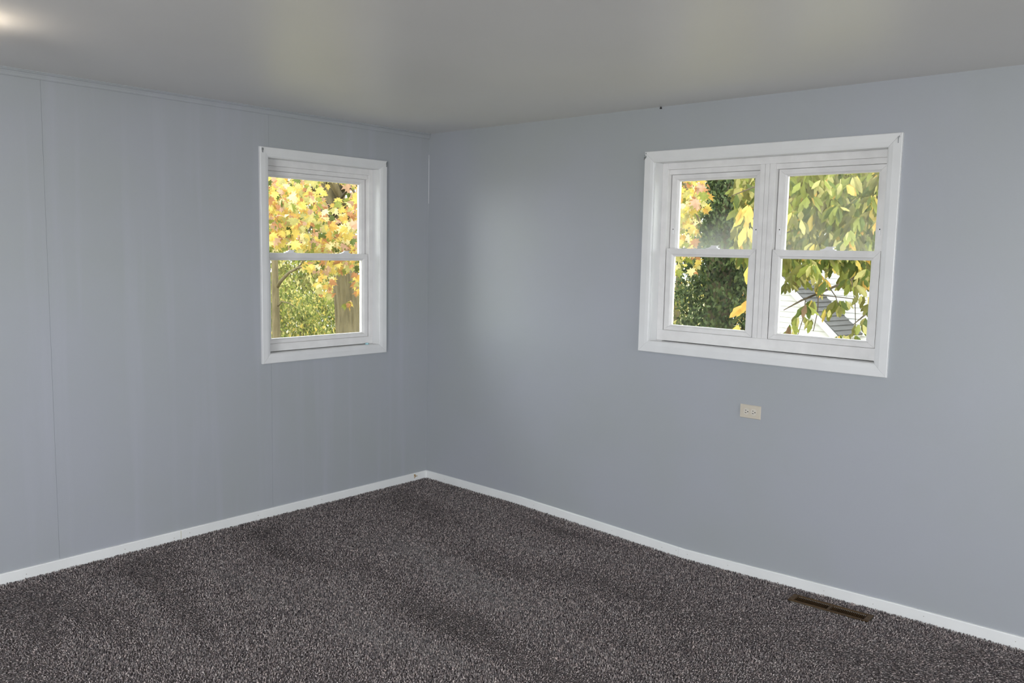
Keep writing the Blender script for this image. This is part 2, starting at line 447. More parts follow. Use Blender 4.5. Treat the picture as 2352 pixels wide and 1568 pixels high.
def fill(me, V, I, mi=None):
    V = np.asarray(V, np.float32); I = np.asarray(I, np.int32)
    me.vertices.add(len(V)); me.vertices.foreach_set('co', V.ravel())
    k = I.shape[1]
    me.loops.add(I.size); me.loops.foreach_set('vertex_index', I.ravel())
    me.polygons.add(len(I))
    me.polygons.foreach_set('loop_start', np.arange(0, I.size, k, dtype=np.int32))
    if mi is not None: me.polygons.foreach_set('material_index', np.asarray(mi, np.int32))
    me.update(calc_edges=True)
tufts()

# baseboards (boards butt at a visible joint), following the floor line
BH, BT = 0.052, 0.012
def board_left(x0, x1, name, parent):
    pr = [(0, -0.05), (-BT, -0.05), (-BT, BH - .004), (-BT + .003, BH), (0, BH)]
    return MB().loft([(x0, y, z) for y, z in pr], [(x1, y, z) for y, z in pr]).build(name, M_base, parent)
def board_right(y0, y1, name, parent):
    pr = [(0, -0.05), (-BT, -0.05), (-BT, BH - .004), (-BT + .003, BH), (0, BH)]
    ys = sorted({y0, y1} | {y for y in DIPY if y1 < y < y0}, reverse=True)
    mb = MB()
    for a, b in zip(ys, ys[1:]):
        za, zb = float(floor_z(0, a)), float(floor_z(0, b))
        mb.loft([(x, a, z + za) for x, z in pr], [(x, b, z + zb) for x, z in pr])
    return mb.build(name, M_base, parent)
bl = put(empty('baseboard_left', (-2.5, 0, 0)), kind='structure')
br = put(empty('baseboard_right', (0, -2.7, 0)), kind='structure')
def rebase(o, p): o.location = Vector(o.location) - Vector(p.location)
for a, b in ((-0.012, -1.8248), (-1.8251, XW)): rebase(board_left(b, a, 'board', bl), bl)
for a, b in ((0.0, -2.063), (-2.064, YS)): rebase(board_right(a, b, 'board', br), br)
def dot(parent, p, ax, r, m, name):
    mb = MB(); seg = 8
    if ax == 'y': A = [(p[0] + r * math.cos(t), p[1] - .0004, p[2] + r * math.sin(t)) for t in np.linspace(0, 2 * math.pi, seg, endpoint=False)]; B = [(a[0], p[1] + .0006, a[2]) for a in A]
    else: A = [(p[0] - .0004, p[1] + r * math.cos(t), p[2] + r * math.sin(t)) for t in np.linspace(0, 2 * math.pi, seg, endpoint=False)]; B = [(p[0] + .0006, a[1], a[2]) for a in A]
    rebase(mb.loft(A, B).build(name, m, parent), parent)
for x, z in ((-2.60, .022), (-2.13, .024), (-1.865, .018), (-1.775, .026), (-0.9, .03), (-1.35, .028)): dot(bl, (x, -BT, z), 'y', .0024, M_grime, 'nail_hole')
for y, z in ((-0.20, .025), (-1.02, .022), (-1.62, .005), (-1.96, -.01), (-2.05, -.004), (-2.12, -.008), (-2.36, -.004), (-2.87, .008), (-3.10, .012), (-3.32, .022), (-3.68, .026)): dot(br, (-BT, y, z), 'x', .0019, M_grime, 'nail_hole')
# brown scuff near the corner, dirty joint smears
sc = MB()
for k in range(11):
    a = rng.uniform(0, 6.28); cx = -0.117 + rng.normal(0, .010); cz = 0.030 + rng.normal(0, .008); r = rng.uniform(.002, .006)
    pts = [(cx + r * rng.uniform(.5, 1.2) * math.cos(t), -BT - .0008, cz + r * rng.uniform(.4, 1.1) * math.sin(t)) for t in np.linspace(0, 6.28, 7)[:-1]]
    sc.loft(pts, [(p[0], -BT + .0004, p[2]) for p in pts])
rebase(sc.build('scuff_mark', M_scuff, bl), bl)
rebase(MB().box(-1.8280, -1.8225, -BT - .0003, -.001, .004, BH - .004).build('joint_smear', plain('yellowed_filler', (0.70, 0.69, 0.60), .6), bl), bl)

# small moulding along the top of the left wall
pr = [(0, HC - .034), (-.007, HC - .034), (-.009, HC - .029), (-.009, HC - .022), (-.013, HC - .012), (-.018, HC - .009), (-.018, HC - .005), (-.022, HC - .004), (-.022, HC), (0, HC)]
put(MB().loft([(XW, y, z) for y, z in pr], [(-0.002, y, z) for y, z in pr]).build('trim_1', M_wall_l), kind='structure')

# ---------------------------------------------------------------- windows
def make_window(name, origin, rz, IN, cas, units, ring, mull, dface, locks, latches, scraps, fog):
    """everything in wall coordinates: s to the right, d outwards, z up"""
    s0, s1, z0, z1 = IN
    root = put(empty(name, origin[0], rz), kind='structure')
    off = origin[1]
    B = lambda: MB(off)
    # casing: four mitred boards with a soft inner step
    c0, c1, c2, c3 = cas
    for wch in 'btlr':
        W = {'b': z0 - c2, 't': c3 - z1, 'l': s0 - c0, 'r': c1 - s1}[wch]
        W = (W + .056) / 2 if abs(W - .056) > .02 else W
        # use one common width so that the mitres close
        W = CW
        prof = [(0, 0.001), (0, -.015), (.003, -.0175), (W * .62, -.0165), (W - .006, -.013), (W, -.010), (W, 0.001)]
        B().side(wch, c0, c1, c2, c3, prof).build('casing_board', M_trim, root)
    # jamb lining
    g = JT
    i0, i1, i2, i3 = c0 + CW + .002, c1 - CW - .002, c2 + CW + .002, c3 - CW - .002
    jp = [(0, -.002), (0, WT), (g, WT), (g, -.002)]
    for wch in 'btlr':
        B().side(wch, s0 - g, s1 + g, z0 - g, z1 + g, jp).build('jamb_board', M_trim, root)
    # vinyl frame: ring + outer stop
    rl, rr, rb, rt = ring
    fr = B()
    df = dface
    fr.box(s0, s0 + rl, df, WT - .01, z0, z1).box(s1 - rr, s1, df, WT - .01, z0, z1)
    fr.box(s0 + rl, s1 - rr, df, WT - .01, z1 - rt, z1)
    o = fr.build('window_frame', M_vinyl, root, bevel=.0012)
    sl = B().box(s0 + .0005, s1 - .0005, df - .002, WT - .01, z0 + .004, z0 + rb).build('sill_frame', M_vinyl, root, bevel=.0015)
    B().box(s0 + rl + .0005, s1 - rr - .0005, df + .016, WT - .012, z1 - rt - .026, z1 - rt).build('head_track', M_vinyl, root, bevel=.001)
    for a, b in mull:
        m = B(); w = (b - a)
        m.box(a, b, df + .003, WT - .01, z0 + rb, z1 - rt)
        m.box(a + .004, a + w * .34, df, df + .003, z0 + rb, z1 - rt).box(a + w * .36, a + w * .63, df - .0005, df + .003, z0 + rb, z1 - rt).box(a + w * .65, b - .004, df, df + .003, z0 + rb, z1 - rt)
        m.build('mullion', M_vinyl, root, bevel=.0008)
    # sashes
    for ui, (a, b, meet, stile) in enumerate(units):
        G = .0038
        for up in (True, False):
            if up: za, zb, d0 = meet - .04, z1 - rt - .027, df + .038
            else: za, zb, d0 = z0 + rb + .001, meet, df + .007
            sa, sb = a + G, b - G
            nm = 'upper_sash' if up else 'lower_sash'
            th = .028
            prof = [(0, d0), (stile - .013, d0), (stile - .011, d0 + .005), (stile - .002, d0 + .009), (stile, d0 + .011), (stile, d0 + th), (0, d0 + th)]
            rail = .030 if up else .045
            mb = B()
            # rails differ from stiles in height: scale the profile width for top and bottom
            def member(wch):
                k = {'t': (.034 if up else .044), 'b': (.040 if up else BOTR), 'l': stile, 'r': stile}[wch]
                A = []; Bb = []
                kt = .034 if up else .044; kb = .040 if up else BOTR
                for w, d in prof:
                    u = w / stile; gp = .0004
                    ls, rs, bs, ts = sa + u * stile, sb - u * stile, za + u * kb, zb - u * kt
                    if wch == 'b': A.append((ls + gp, d, bs)); Bb.append((rs - gp, d, bs))
                    if wch == 't': A.append((ls + gp, d, ts)); Bb.append((rs - gp, d, ts))
                    if wch == 'l': A.append((ls, d, bs + gp)); Bb.append((ls, d, ts - gp))
                    if wch == 'r': A.append((rs, d, bs + gp)); Bb.append((rs, d, ts - gp))
                mb.loft(A, Bb)
            for wch in 'btlr': member(wch)
            sash = mb.build(nm, M_vinyl, root)
            kt = .034 if up else .044; kb = .040 if up else BOTR
            gmat = fog[ui] if up else fog[-1]
            B().box(sa + stile - .003, sb - stile + .003, d0 + .015, d0 + .019, za + kb - .003, zb - kt + .003).build('glass_pane', gmat, sash)
            # dark weatherstrip in the slots beside the sash
            B().box(sa - G, sa - .0002, d0 + .012, d0 + th, za, zb).build('weatherstrip', M_pile, sash)
            B().box(sb + .0002, sb + G, d0 + .012, d0 + th, za, zb).build('weatherstrip', M_pile, sash)
            if up:
                for ls, lz in latches[ui]:
                    B().box(ls - .004, ls + .004, d0 - .003, d0 + .001, lz - .017, lz + .017).build('vent_latch', M_lock, sash, bevel=.001)
                    B().box(ls - .0022, ls + .0022, d0 - .0036, d0 - .0028, lz + .007, lz + .013).build('latch_slot', M_dark, sash)  # raised dark block painted as the shade in a slot
            else:
                for ls in locks[ui]:
                    lk = B()
                    lk.box(ls - .036, ls + .036, d0 + .004, d0 + .026, zb - .0005, zb + .005)
                    lk.loft([(ls - .024, d0 + .006, zb + .005), (ls + .026, d0 + .006, zb + .005), (ls + .026, d0 + .024, zb + .005), (ls - .024, d0 + .024, zb + .005)],
                            [(ls - .008, d0 + .009, zb + .014), (ls + .024, d0 + .009, zb + .014), (ls + .024, d0 + .022, zb + .014), (ls - .008, d0 + .022, zb + .014)])
                    lo = lk.build('sash_lock', M_lock, sash, bevel=.001)
                    B().box(ls - .010, ls + .034, d0 + .008, d0 + .016, zb + .0140, zb + .0185).build('lock_lever', M_lock, sash, bevel=.001)
    # torn bracket scraps at the casing corners
    for (sx, zx, n) in scraps:
        m = B()
        for k in range(n):
            w = rng.uniform(.0015, .004); h = rng.uniform(.006, .016)
            x = sx + rng.uniform(-.006, .006); z = zx + rng.uniform(-.014, .012)
            m.box(x - w / 2, x + w / 2, -.0195, -.013, z - h / 2, z + h / 2)
        m.build('bracket_scrap', M_scrap, root)
    return root

CW = 0.055; BOTR = 0.028
w1 = make_window('window_1', ((-0.8465, 0, 0.985), (-0.8465, 0, 0.985)), 0.0, N_IN, (-1.3085, -0.381, 0.929, 2.182),
    units=[(-1.235, -0.470, 1.578, .040)], ring=(.020, .032, .050, .038), mull=[], dface=.060,
    locks=[(-1.056, -0.646)], latches=[()], scraps=[(-1.292, 2.165, 5), (-0.386, 2.160, 8)], fog=[M_glass, M_glass])
CW = 0.060; BOTR = 0.030
w2 = make_window('window_2', ((0, -2.428, 1.134), (2.428, 0, 1.134)), -math.pi / 2, E_IN, (1.758, 3.092, 1.076, 2.1665),
    units=[(1.857, 2.390, 1.647, .043), (2.472, 3.004, 1.647, .043)], ring=(.035, .030, .062, .035), mull=[(2.390, 2.472)], dface=.070,
    locks=[(2.135,), (2.751,)], latches=[((1.880, 1.742), (2.368, 1.738)), ((2.494, 1.738), (2.980, 1.738))],
    scraps=[(1.762, 2.145, 6), (3.076, 2.140, 5)], fog=[M_glass_fog, M_glass_film, M_glass_low])

# ---------------------------------------------------------------- outlet
def outlet():
    yc, zc = -2.4385, 0.825
    root = put(empty('wall_outlet', (0, yc, zc), -math.pi / 2),
               'beige duplex wall outlet mounted sideways below the double window', 'outlet')
    # local: s right, d outwards (-d into the room), z up
    w, h = .057, .035
    MB().loft([(-w, 0.001, -h), (w, 0.001, -h), (w, 0.001, h), (-w, 0.001, h)],
              [(-w + .003, -.0055, -h + .003), (w - .003, -.0055, -h + .003), (w - .003, -.0055, h - .003), (-w + .003, -.0055, h - .003)]).build('cover_plate', M_outlet, root, bevel=.0008)
    for cx in (-.0195, .0195):
        pts = []
        for t in np.linspace(0, 2 * math.pi, 40, endpoint=False):
            x = max(-.0145, min(.0145, .0172 * math.cos(t))); pts.append((cx + x, .0172 * math.sin(t)))
        f = MB().loft([(x, -.0052, z) for x, z in pts], [(cx + (x - cx) * .96, -.0078, z * .96) for x, z in pts]).build('receptacle_face', M_outlet2, root)
        for z, l in ((.0062, .0066), (-.0062, .0084)):
            MB().box(cx - .003 - l / 2, cx - .003 + l / 2, -.0080, -.0070, z - .0015, z + .0015).build('slot', M_dark, f)  # dark block on the face, standing for the shade inside the slot
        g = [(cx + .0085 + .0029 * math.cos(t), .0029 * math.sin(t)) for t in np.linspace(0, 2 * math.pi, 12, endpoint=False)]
        MB().loft([(x, -.0070, z) for x, z in g], [(x, -.0080, z) for x, z in g]).build('ground_hole', M_dark, f)  # dark disc on the face, standing for the shade in the hole
    g = [(.0032 * math.cos(t), .0032 * math.sin(t)) for t in np.linspace(0, 2 * math.pi, 14, endpoint=False)]
    s = MB().loft([(x, -.005, z) for x, z in g], [(x * .8, -.0068, z * .8) for x, z in g]).build('screw', M_outlet2, root)
outlet()

# ---------------------------------------------------------------- floor register
def register():
    zc = float(floor_z(REG[0], REG[1])) + .0045
    root = put(empty('floor_register', (REG[0], REG[1], zc - .004), REG[4]),
               'long brown metal floor register sunk into the grey carpet', 'register')
    hx, hy = REG[2], REG[3]
    f = MB(); b = .012; bl_ = .024
    def bar(a, c, d, e): f.box(a, c, d, e, 0, .0045)
    bar(-hx, -hx + b, -hy, hy); bar(hx - b, hx, -hy, hy); bar(-hx + b, hx - b, -hy, -hy + bl_); bar(-hx + b, hx - b, hy - bl_, hy)
    f.build('frame', M_reg, root, bevel=.0012)
    MB().box(-hx + b, hx - b, -.006, .006, .0005, .004).build('center_bar', M_reg, root, bevel=.0008)
    MB().box(-hx + .004, hx - .004, -hy + .004, hy - .004, -.108, -.104).build('duct_floor', M_duct, root)
    side = MB()
    for a, c, d, e in ((-hx + .010, -hx + .012, -hy + .01, hy - .01), (hx - .012, hx - .010, -hy + .01, hy - .01), (-hx + .01, hx - .01, -hy + .01, -hy + .012), (-hx + .01, hx - .01, hy - .012, hy - .01)):
        side.box(a, c, d, e, -.106, .0)
    side.build('duct_collar', M_duct, root)
    lv = MB(); n = 20
    for half in (-1, 1):
        L = hy - bl_ - .006
        for k in range(n):
            y = half * (.006 + (k + .5) * L / n)
            lv.loft([(-hx + b, y - .0016, -.010), (-hx + b, y - .0009, -.010), (-hx + b, y + .0012, .0012), (-hx + b, y + .0005, .0012)],
                    [(hx - b, y - .0016, -.010), (hx - b, y - .0009, -.010), (hx - b, y + .0012, .0012), (hx - b, y + .0005, .0012)])
    put(lv.build('louvers', M_reg, root), kind='stuff')
    for sy in (-1, 1):
        g = [(.003 * math.cos(t), .003 * math.sin(t)) for t in np.linspace(0, 6.283, 10, endpoint=False)]
        MB().loft([(x, sy * (hy - .012) + y, .004) for x, y in g], [(x * .7, sy * (hy - .012) + y * .7, .0058) for x, y in g]).build('screw', M_reg, root)
register()

# little blue clip lying on the sill of window_1
ck = put(empty('plastic_clip', (-0.503, 0.036, 0.9852)), 'tiny light blue plastic clip lying on the window sill', 'clip')
MB().box(-.012, .010, -.007, .008, 0, .004).build('clip_base', M_blue, ck, bevel=.001)
MB().loft([(-.012, -.006, .004), (.004, -.006, .004), (.004, .007, .004), (-.012, .007, .004)],
          [(-.008, -.005, .011), (.004, -.005, .011), (.004, .006, .011), (-.008, .006, .011)]).build('clip_block', M_blue, ck, bevel=.001)
MB().box(.004, .011, -.005, .006, .004, .009).build('clip_jaw', plain('blue_plastic_dark', (0.22, 0.40, 0.46), .4), ck, bevel=.001)
# bent nail head at the ceiling line above window_2
nl = put(MB().lathe([(0, 0), (.006, .001), (.0065, .004), (.003, .007), (.0028, .012), (0, .012)], (0, 0, 0), 10).build('nail', M_dark, loc=(-.004, -1.841, HC - .0115)),
         'dark nail head at the ceiling line above the double window', 'nail')

# ceiling lamp just outside the picture: opaque bowl that throws its light on the ceiling
LX, LY = -3.03, -0.86
lamp = put(empty('ceiling_lamp', (LX, LY, HC)), 'small white bowl lamp hung close under the grey ceiling', 'lamp')
MB().lathe([(0, 0), (.055, 0), (.055, -.012), (.02, -.022), (0, -.022)], (0, 0, 0)).build('canopy', M_lampm, lamp, smooth=True)
MB().tube([(0, 0, -.02), (0, 0, -.152)], .006).build('stem', M_lampm, lamp, smooth=True)
MB().lathe([(0, -.150), (.04, -.148), (.068, -.132), (.080, -.105), (.083, -.105), (.071, -.136), (.042, -.153), (0, -.155)], (0, 0, 0)).build('bowl', M_lampm, lamp, smooth=True)
bd = bpy.data.lights.new('lamp_bulb_offscreen', 'POINT'); bd.energy = 2.1; bd.color = (1.0, 0.86, 0.68); bd.shadow_soft_size = .018
bo = bpy.data.objects.new('lamp_bulb_offscreen', bd); bo.location = (0.025, 0, -.118); col.objects.link(bo); bo.parent = lamp

# ---------------------------------------------------------------- outdoors
GZ = -3.1
put(MB().add([(-60, -60, GZ), (120, -60, GZ), (120, 120, GZ), (-60, 120, GZ)], [(0, 1, 2, 3)]).build('ground', M_lawn), kind='structure')

def half_outline(pts):
    L = [(-x, y) for x, y in reversed(pts) if x > 0]
    return pts + L
def leaf_template(kind):
    if kind == 'maple':
        hp = [(0, 0), (.20, -.10), (.17, .06), (.50, .06), (.36, .24), (.60, .50), (.33, .44), (.22, .50), (.27, .74), (.12, .66), (0, 1.0)]
        o = half_outline(hp); c = (0, .32)
    elif kind == 'broad':
        hp = [(0, 0), (.07, .10), (.15, .30), (.21, .52), (.13, .66), (.12, .80), (0, 1.0)]
        o = half_outline(hp); c = (0, .45)
    else:
        hp = [(0, 0), (.26, .40), (.14, .78), (0, 1.0)]
        o = half_outline(hp); c = (0, .45)
    V = [(c[0], c[1], .0)] + [(x, y, -.35 * abs(x) - .22 * (y - .3) ** 2) for x, y in o]
    n = len(o)
    F = [(0, 1 + i, 1 + (i + 1) % n) for i in range(n)]
    return np.array(V), np.array(F)
TPL = {k: leaf_template(k) for k in ('maple', 'broad', 'small')}

def frames(n, down, nrm, jd, jn):
    """leaf axes: tip direction, face normal"""
    t = np.asarray(down, float) + rng.normal(0, jd, (n, 3)); t /= np.linalg.norm(t, axis=1)[:, None]
    m = np.asarray(nrm, float) + rng.normal(0, jn, (n, 3))
    m -= (m * t).sum(1)[:, None] * t; m /= np.linalg.norm(m, axis=1)[:, None]
    x = np.cross(t, m)
    return np.stack([x, t, m], -1)          # columns

def leaf_stuff(name, kind, P, R, S, mi, mats, parent):
    V, F = TPL[kind]; n = len(P)
    W = np.einsum('nij,vj->nvi', R, V) * S[:, None, None] + P[:, None, :]
    W -= np.array(parent.location)
    I = (np.arange(n)[:, None, None] * len(V) + F[None]).reshape(-1, 3)
    me = bpy.data.meshes.new(name); fill(me, W.reshape(-1, 3), I, np.repeat(mi, len(F)))
    for m in mats: me.materials.append(m)
    o = bpy.data.objects.new(name, me); col.objects.link(o); o.parent = parent; o['kind'] = 'stuff'
    return o

def leaf_objects(kind, P, R, S, mi, mats, parent):
    V, F = TPL[kind]
    meshes = []
    for m in mats:
        me = bpy.data.meshes.new('leaf'); me.from_pydata(V.tolist(), [], F.tolist()); me.materials.append(m); meshes.append(me)
    pl = np.array(parent.location)
    for k in range(len(P)):
        o = bpy.data.objects.new('leaf', meshes[mi[k]]); col.objects.link(o); o.parent = parent
        Mx = Matrix.Identity(4)
        for i in range(3):
            for j in range(3): Mx[i][j] = R[k][i][j] * S[k]
            Mx[i][3] = P[k][i] - pl[i]
        o.matrix_local = Mx

PANES = [(619, 822, 400, 775), (1560, 1735, 405, 760), (1800, 2015, 392, 780)]
def in_panes(P, grow=6):
    d = P - CAM; z = d @ CF
    px = 1176 + FPX * (d @ CR) / z; py = 784 - FPX * (d @ CU) / z
    k = np.zeros(len(P), bool)
    for a, b, c, e in PANES: k |= (px > a - grow) & (px < b + grow) & (py > c - grow) & (py < e + grow)
    return k, z

def split_leaves(kind, P, R, S, mi, mats, parent, name='foliage', most=300):
    k, z = in_panes(P)
    size = np.where(k, S / z, 0)
    order = np.argsort(-size); top = order[:most]; top = top[size[top] > 0]
    rest = np.setdiff1d(np.arange(len(P)), top)
    leaf_objects(kind, P[top], R[top], S[top], mi[top], mats, parent)
    if len(rest): leaf_stuff(name, kind, P[rest], R[rest], S[rest], mi[rest], mats, parent)

TOV = -CF                                             # towards the house
def vol(n, x0, x1, y0, y1, t0, t1): return at(rng.uniform(x0, x1, n), rng.uniform(y0, y1, n), rng.uniform(t0, t1, n))

# --- maple: trunk seen through window_1, crown in front of it, one long limb to the right
base = at(803, 800, 13.5); base[2] = GZ
mp_ = put(empty('maple_tree', tuple(base)), 'big maple with yellow and orange leaves and a furrowed trunk', 'tree')
tp = [(base[0], base[1], GZ - .1)] + [tuple(at(px, py, 13.5)) for px, py in ((801, 790), (797, 740), (793, 680), (787, 620), (779, 540), (770, 470), (754, 410), (735, 330), (715, 230), (700, 100))]
def ridged_trunk(pts, rads, seg, ridge, seed):
    r_ = np.random.default_rng(seed); V = []; F = []
    pts = [Vector(p) for p in pts]
    # resample
    q = []; rr = []
    for i in range(len(pts) - 1):
        m = max(2, int((pts[i + 1] - pts[i]).length / .09))
        for k in range(m):
            q.append(pts[i].lerp(pts[i + 1], k / m)); rr.append(rads[i] + (rads[i + 1] - rads[i]) * k / m)
    q.append(pts[-1]); rr.append(rads[-1])
    ph = r_.uniform(0, 6.28, seg); dr = r_.normal(0, 1, seg)
    for i, p in enumerate(q):
        for k in range(seg):
            th = 2 * math.pi * k / seg
            rad = rr[i] * (1 + ridge * dr[k] * (.6 + .4 * math.sin(ph[k] + p.z * 3.1)) + ridge * .35 * r_.normal())
            V.append((p.x + rad * math.cos(th), p.y + rad * math.sin(th), p.z))
    n = len(q)
    for i in range(n - 1):
        for k in range(seg): F.append((i * seg + k, i * seg + (k + 1) % seg, (i + 1) * seg + (k + 1) % seg, (i + 1) * seg + k))
    return V, F
V, F = ridged_trunk(tp, [.26, .20, .185, .18, .178, .175, .172, .17, .16, .15, .13], 44, .045, 3)
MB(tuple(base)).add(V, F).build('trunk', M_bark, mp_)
def limb(parent, pts, rads, name='limb', m=None, seg=8):
    b = tuple(parent.location)
    return MB(b).tube(pts, rads, seg).build(name, m or M_bark2, parent, smooth=True)
limb(mp_, [tuple(at(796, 480, 13.4)), tuple(at(770, 430, 13.2)), tuple(at(752, 395, 13.1)), tuple(at(735, 340, 12.9))], [.05, .06, .06, .05])
limb(mp_, [tuple(at(817, 800, 13.9)), tuple(at(816, 700, 13.9)), tuple(at(815, 640, 13.9)), tuple(at(812, 560, 13.8)), tuple(at(790, 480, 13.6))], [.075, .07, .065, .06, .05])
limb(mp_, [tuple(at(762, 440, 13.5)), tuple(at(900, 380, 12.8)), tuple(at(1150, 350, 12)), tuple(at(1400, 360, 11)), tuple(at(1575, 420, 10.2)), tuple(at(1610, 520, 9.9))], [.10, .09, .07, .05, .03, .010])
for a, b in (((775, 500, 13.5), (640, 470, 10.2)), ((780, 520, 13.5), (690, 560, 10.6)), ((770, 470, 13.5), (850, 500, 11)), ((760, 430, 13.5), (650, 390, 11)), ((778, 520, 13.5), (850, 580, 10.8))):
    A = np.array(at(*a)); Bp = np.array(at(*b)); mid = (A + Bp) / 2 + np.array([0, 0, .35])
    limb(mp_, [tuple(A), tuple(mid), tuple(Bp)], [.035, .022, .008], 'branch', M_twig, 6)
def maple_leaves():
    mats = [LM[k] for k in ('yellow', 'gold', 'orange', 'pink', 'lime', 'pale', 'green', 'cream')]
    P = [vol(1750, 560, 900, 330, 575, 9.0, 13.0), vol(1500, 560, 900, 330, 565, 13.9, 15.8), vol(200, 600, 690, 420, 565, 8.6, 9.8), vol(330, 700, 850, 545, 612, 9.3, 11.5),
         vol(60, 725, 800, 595, 625, 10, 12), vol(44, 728, 765, 620, 680, 11.5, 13.2), vol(8, 790, 808, 688, 704, 12.9, 13.1), vol(26, 808, 850, 625, 670, 11.5, 12.8),
         vol(280, 1520, 1600, 380, 585, 9.0, 10.8), vol(48, 1585, 1628, 400, 480, 9.2, 10.4), vol(26, 1545, 1605, 575, 622, 9.2, 10.2)]
    back = np.concatenate([np.full(len(p), k == 1) for k, p in enumerate(P)])
    P = np.concatenate(P)
    # open gap where the upper trunk shows
    d = P - CAM; z = d @ CF; px = 1176 + FPX * (d @ CR) / z; py = 784 - FPX * (d @ CU) / z
    cx = np.interp(py, [400, 480, 600], [762, 777, 788])
    gap = (np.abs(px - cx) < 24) & (py > 412) & (py < 478) & (z < 13.6) & (rng.uniform(size=len(P)) < .93)
    P = P[~gap]; back = back[~gap]; n = len(P)
    R = frames(n, (0, 0, -1), TOV + np.array([0, 0, .35]), .7, .9)
    S = rng.uniform(.06, .135, n)
    mi = rng.choice(8, n, p=[.22, .11, .12, .12, .14, .14, .05, .10])
    split_leaves('maple', P, R, S, mi, mats, mp_)
maple_leaves()

# --- broad-leaved tree right of window_2's view
base = at(2230, 800, 10.5); base[2] = GZ
bt_ = put(empty('broadleaf_tree', tuple(base)), 'tree with long drooping green leaves with yellow tips by the white house', 'tree')
V, F = ridged_trunk([(base[0], base[1], GZ - .1), tuple(at(2225, 700, 10.5)), tuple(at(2215, 450, 10.4)), tuple(at(2190, 200, 10.3))], [.22, .19, .17, .14], 24, .04, 5)
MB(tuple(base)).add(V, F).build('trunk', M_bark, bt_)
br_ = [((2215, 480), (2090, 560), (1960, 640), (1840, 690), (1800, 712), 10.4, 8.0), ((2210, 420), (2080, 430), (1950, 470), (1850, 520), (1790, 540), 10.4, 8.2),
       ((2205, 330), (2060, 360), (1900, 390), (1780, 410), (1680, 450), 10.4, 7.4), ((2215, 560), (2120, 640), (2040, 690), (1990, 720), (1960, 745), 10.4, 8.2)]
for *pp, ta, tb in br_:
    ts = np.linspace(ta, tb, len(pp))
    limb(bt_, [tuple(at(p[0], p[1], t)) for p, t in zip(pp, ts)], np.linspace(.030, .004, len(pp)).tolist(), 'branch', M_twig, 6)
for a, b in (((1850, 690), (1832, 770)), ((1880, 672), (1868, 760)), ((1905, 660), (1925, 700)), ((1955, 640), (1965, 745)), ((1870, 676), (1990, 690))):
    limb(bt_, [tuple(at(a[0], a[1], 8.4)), tuple(at((a[0] + b[0]) / 2 + 4, (a[1] + b[1]) / 2, 8.35)), tuple(at(b[0], b[1], 8.3))], [.006, .005, .004], 'twig', M_twig, 5)
def broad_leaves():
    mats = [LM[k] for k in ('lime', 'olive', 'pale', 'green', 'yellow', 'gold', 'brown')]
    P = []; big = []
    # drooping whorls: each a fan of 5-7 leaves hanging from one twig tip
    def whorl(px, py, t, k, s=1.0):
        c = at(px, py, t)
        for q in range(k):
            a = rng.uniform(0, 6.28)
            P.append(c + np.array([math.cos(a), math.sin(a), rng.uniform(-.3, .3)]) * rng.uniform(.01, .05)); big.append((a, s))
    for k in range(190): whorl(rng.uniform(1765, 2070), rng.uniform(350, 625), rng.uniform(7.8, 9.8), 7)
    for px, py in ((1815, 745), (1818, 760), (1835, 725), (1850, 700), (1870, 690), (1862, 735), (1890, 640), (1900, 645), (1875, 655), (1840, 640), (1850, 610), (1930, 700), (1940, 690),
                   (1958, 655), (1975, 640), (1985, 680), (1990, 730), (1975, 745), (1960, 770), (1930, 770), (1925, 690), (1905, 710), (1950, 640), (1985, 650), (2005, 700), (2000, 620), (1810, 650), (1820, 630)):
        whorl(px, py, rng.uniform(7.9, 8.8), 6, .85)
    for px, py in ((1705, 480), (1720, 500), (1728, 470), (1715, 520), (1725, 610), (1712, 700), (1722, 690), (1700, 745)): whorl(px, py, rng.uniform(7.0, 7.6), 3, 1.0)
    P_ = np.array(P); n = len(P_)
    tip = np.array([(math.cos(a) * .55, math.sin(a) * .55, -1.0) for a, s in big])
    R = frames(n, (0, 0, 0), TOV * .9 + np.array([0, 0, .5]), 1e-4, .5)
    t = tip + rng.normal(0, .22, (n, 3)); t /= np.linalg.norm(t, axis=1)[:, None]
    m = TOV + np.array([0, 0, .5]) + rng.normal(0, .5, (n, 3)); m -= (m * t).sum(1)[:, None] * t; m /= np.linalg.norm(m, axis=1)[:, None]
    R = np.stack([np.cross(t, m), t, m], -1)
    S = rng.uniform(.11, .20, n) * np.array([s for a, s in big])
    mi = rng.choice(7, n, p=[.30, .26, .18, .16, .06, .03, .01])
    low = np.arange(n) >= n - 24
    mi[low] = rng.choice([4, 5], low.sum())
    split_leaves('broad', P_, R, S, mi, mats, bt_)
    # leaves deeper in the crown
    Q = np.concatenate([vol(4200, 1690, 2120, 330, 590, 9.8, 13.0), vol(260, 1930, 2050, 580, 640, 9.6, 11)]); n = len(Q)
    leaf_stuff('inner_foliage', 'broad', Q, frames(n, (0, 0, -1), TOV + np.array([0, 0, .4]), .5, .6), rng.uniform(.14, .22, n), rng.choice(7, n, p=[.30, .26, .18, .16, .06, .03, .01]), mats, bt_)
broad_leaves()

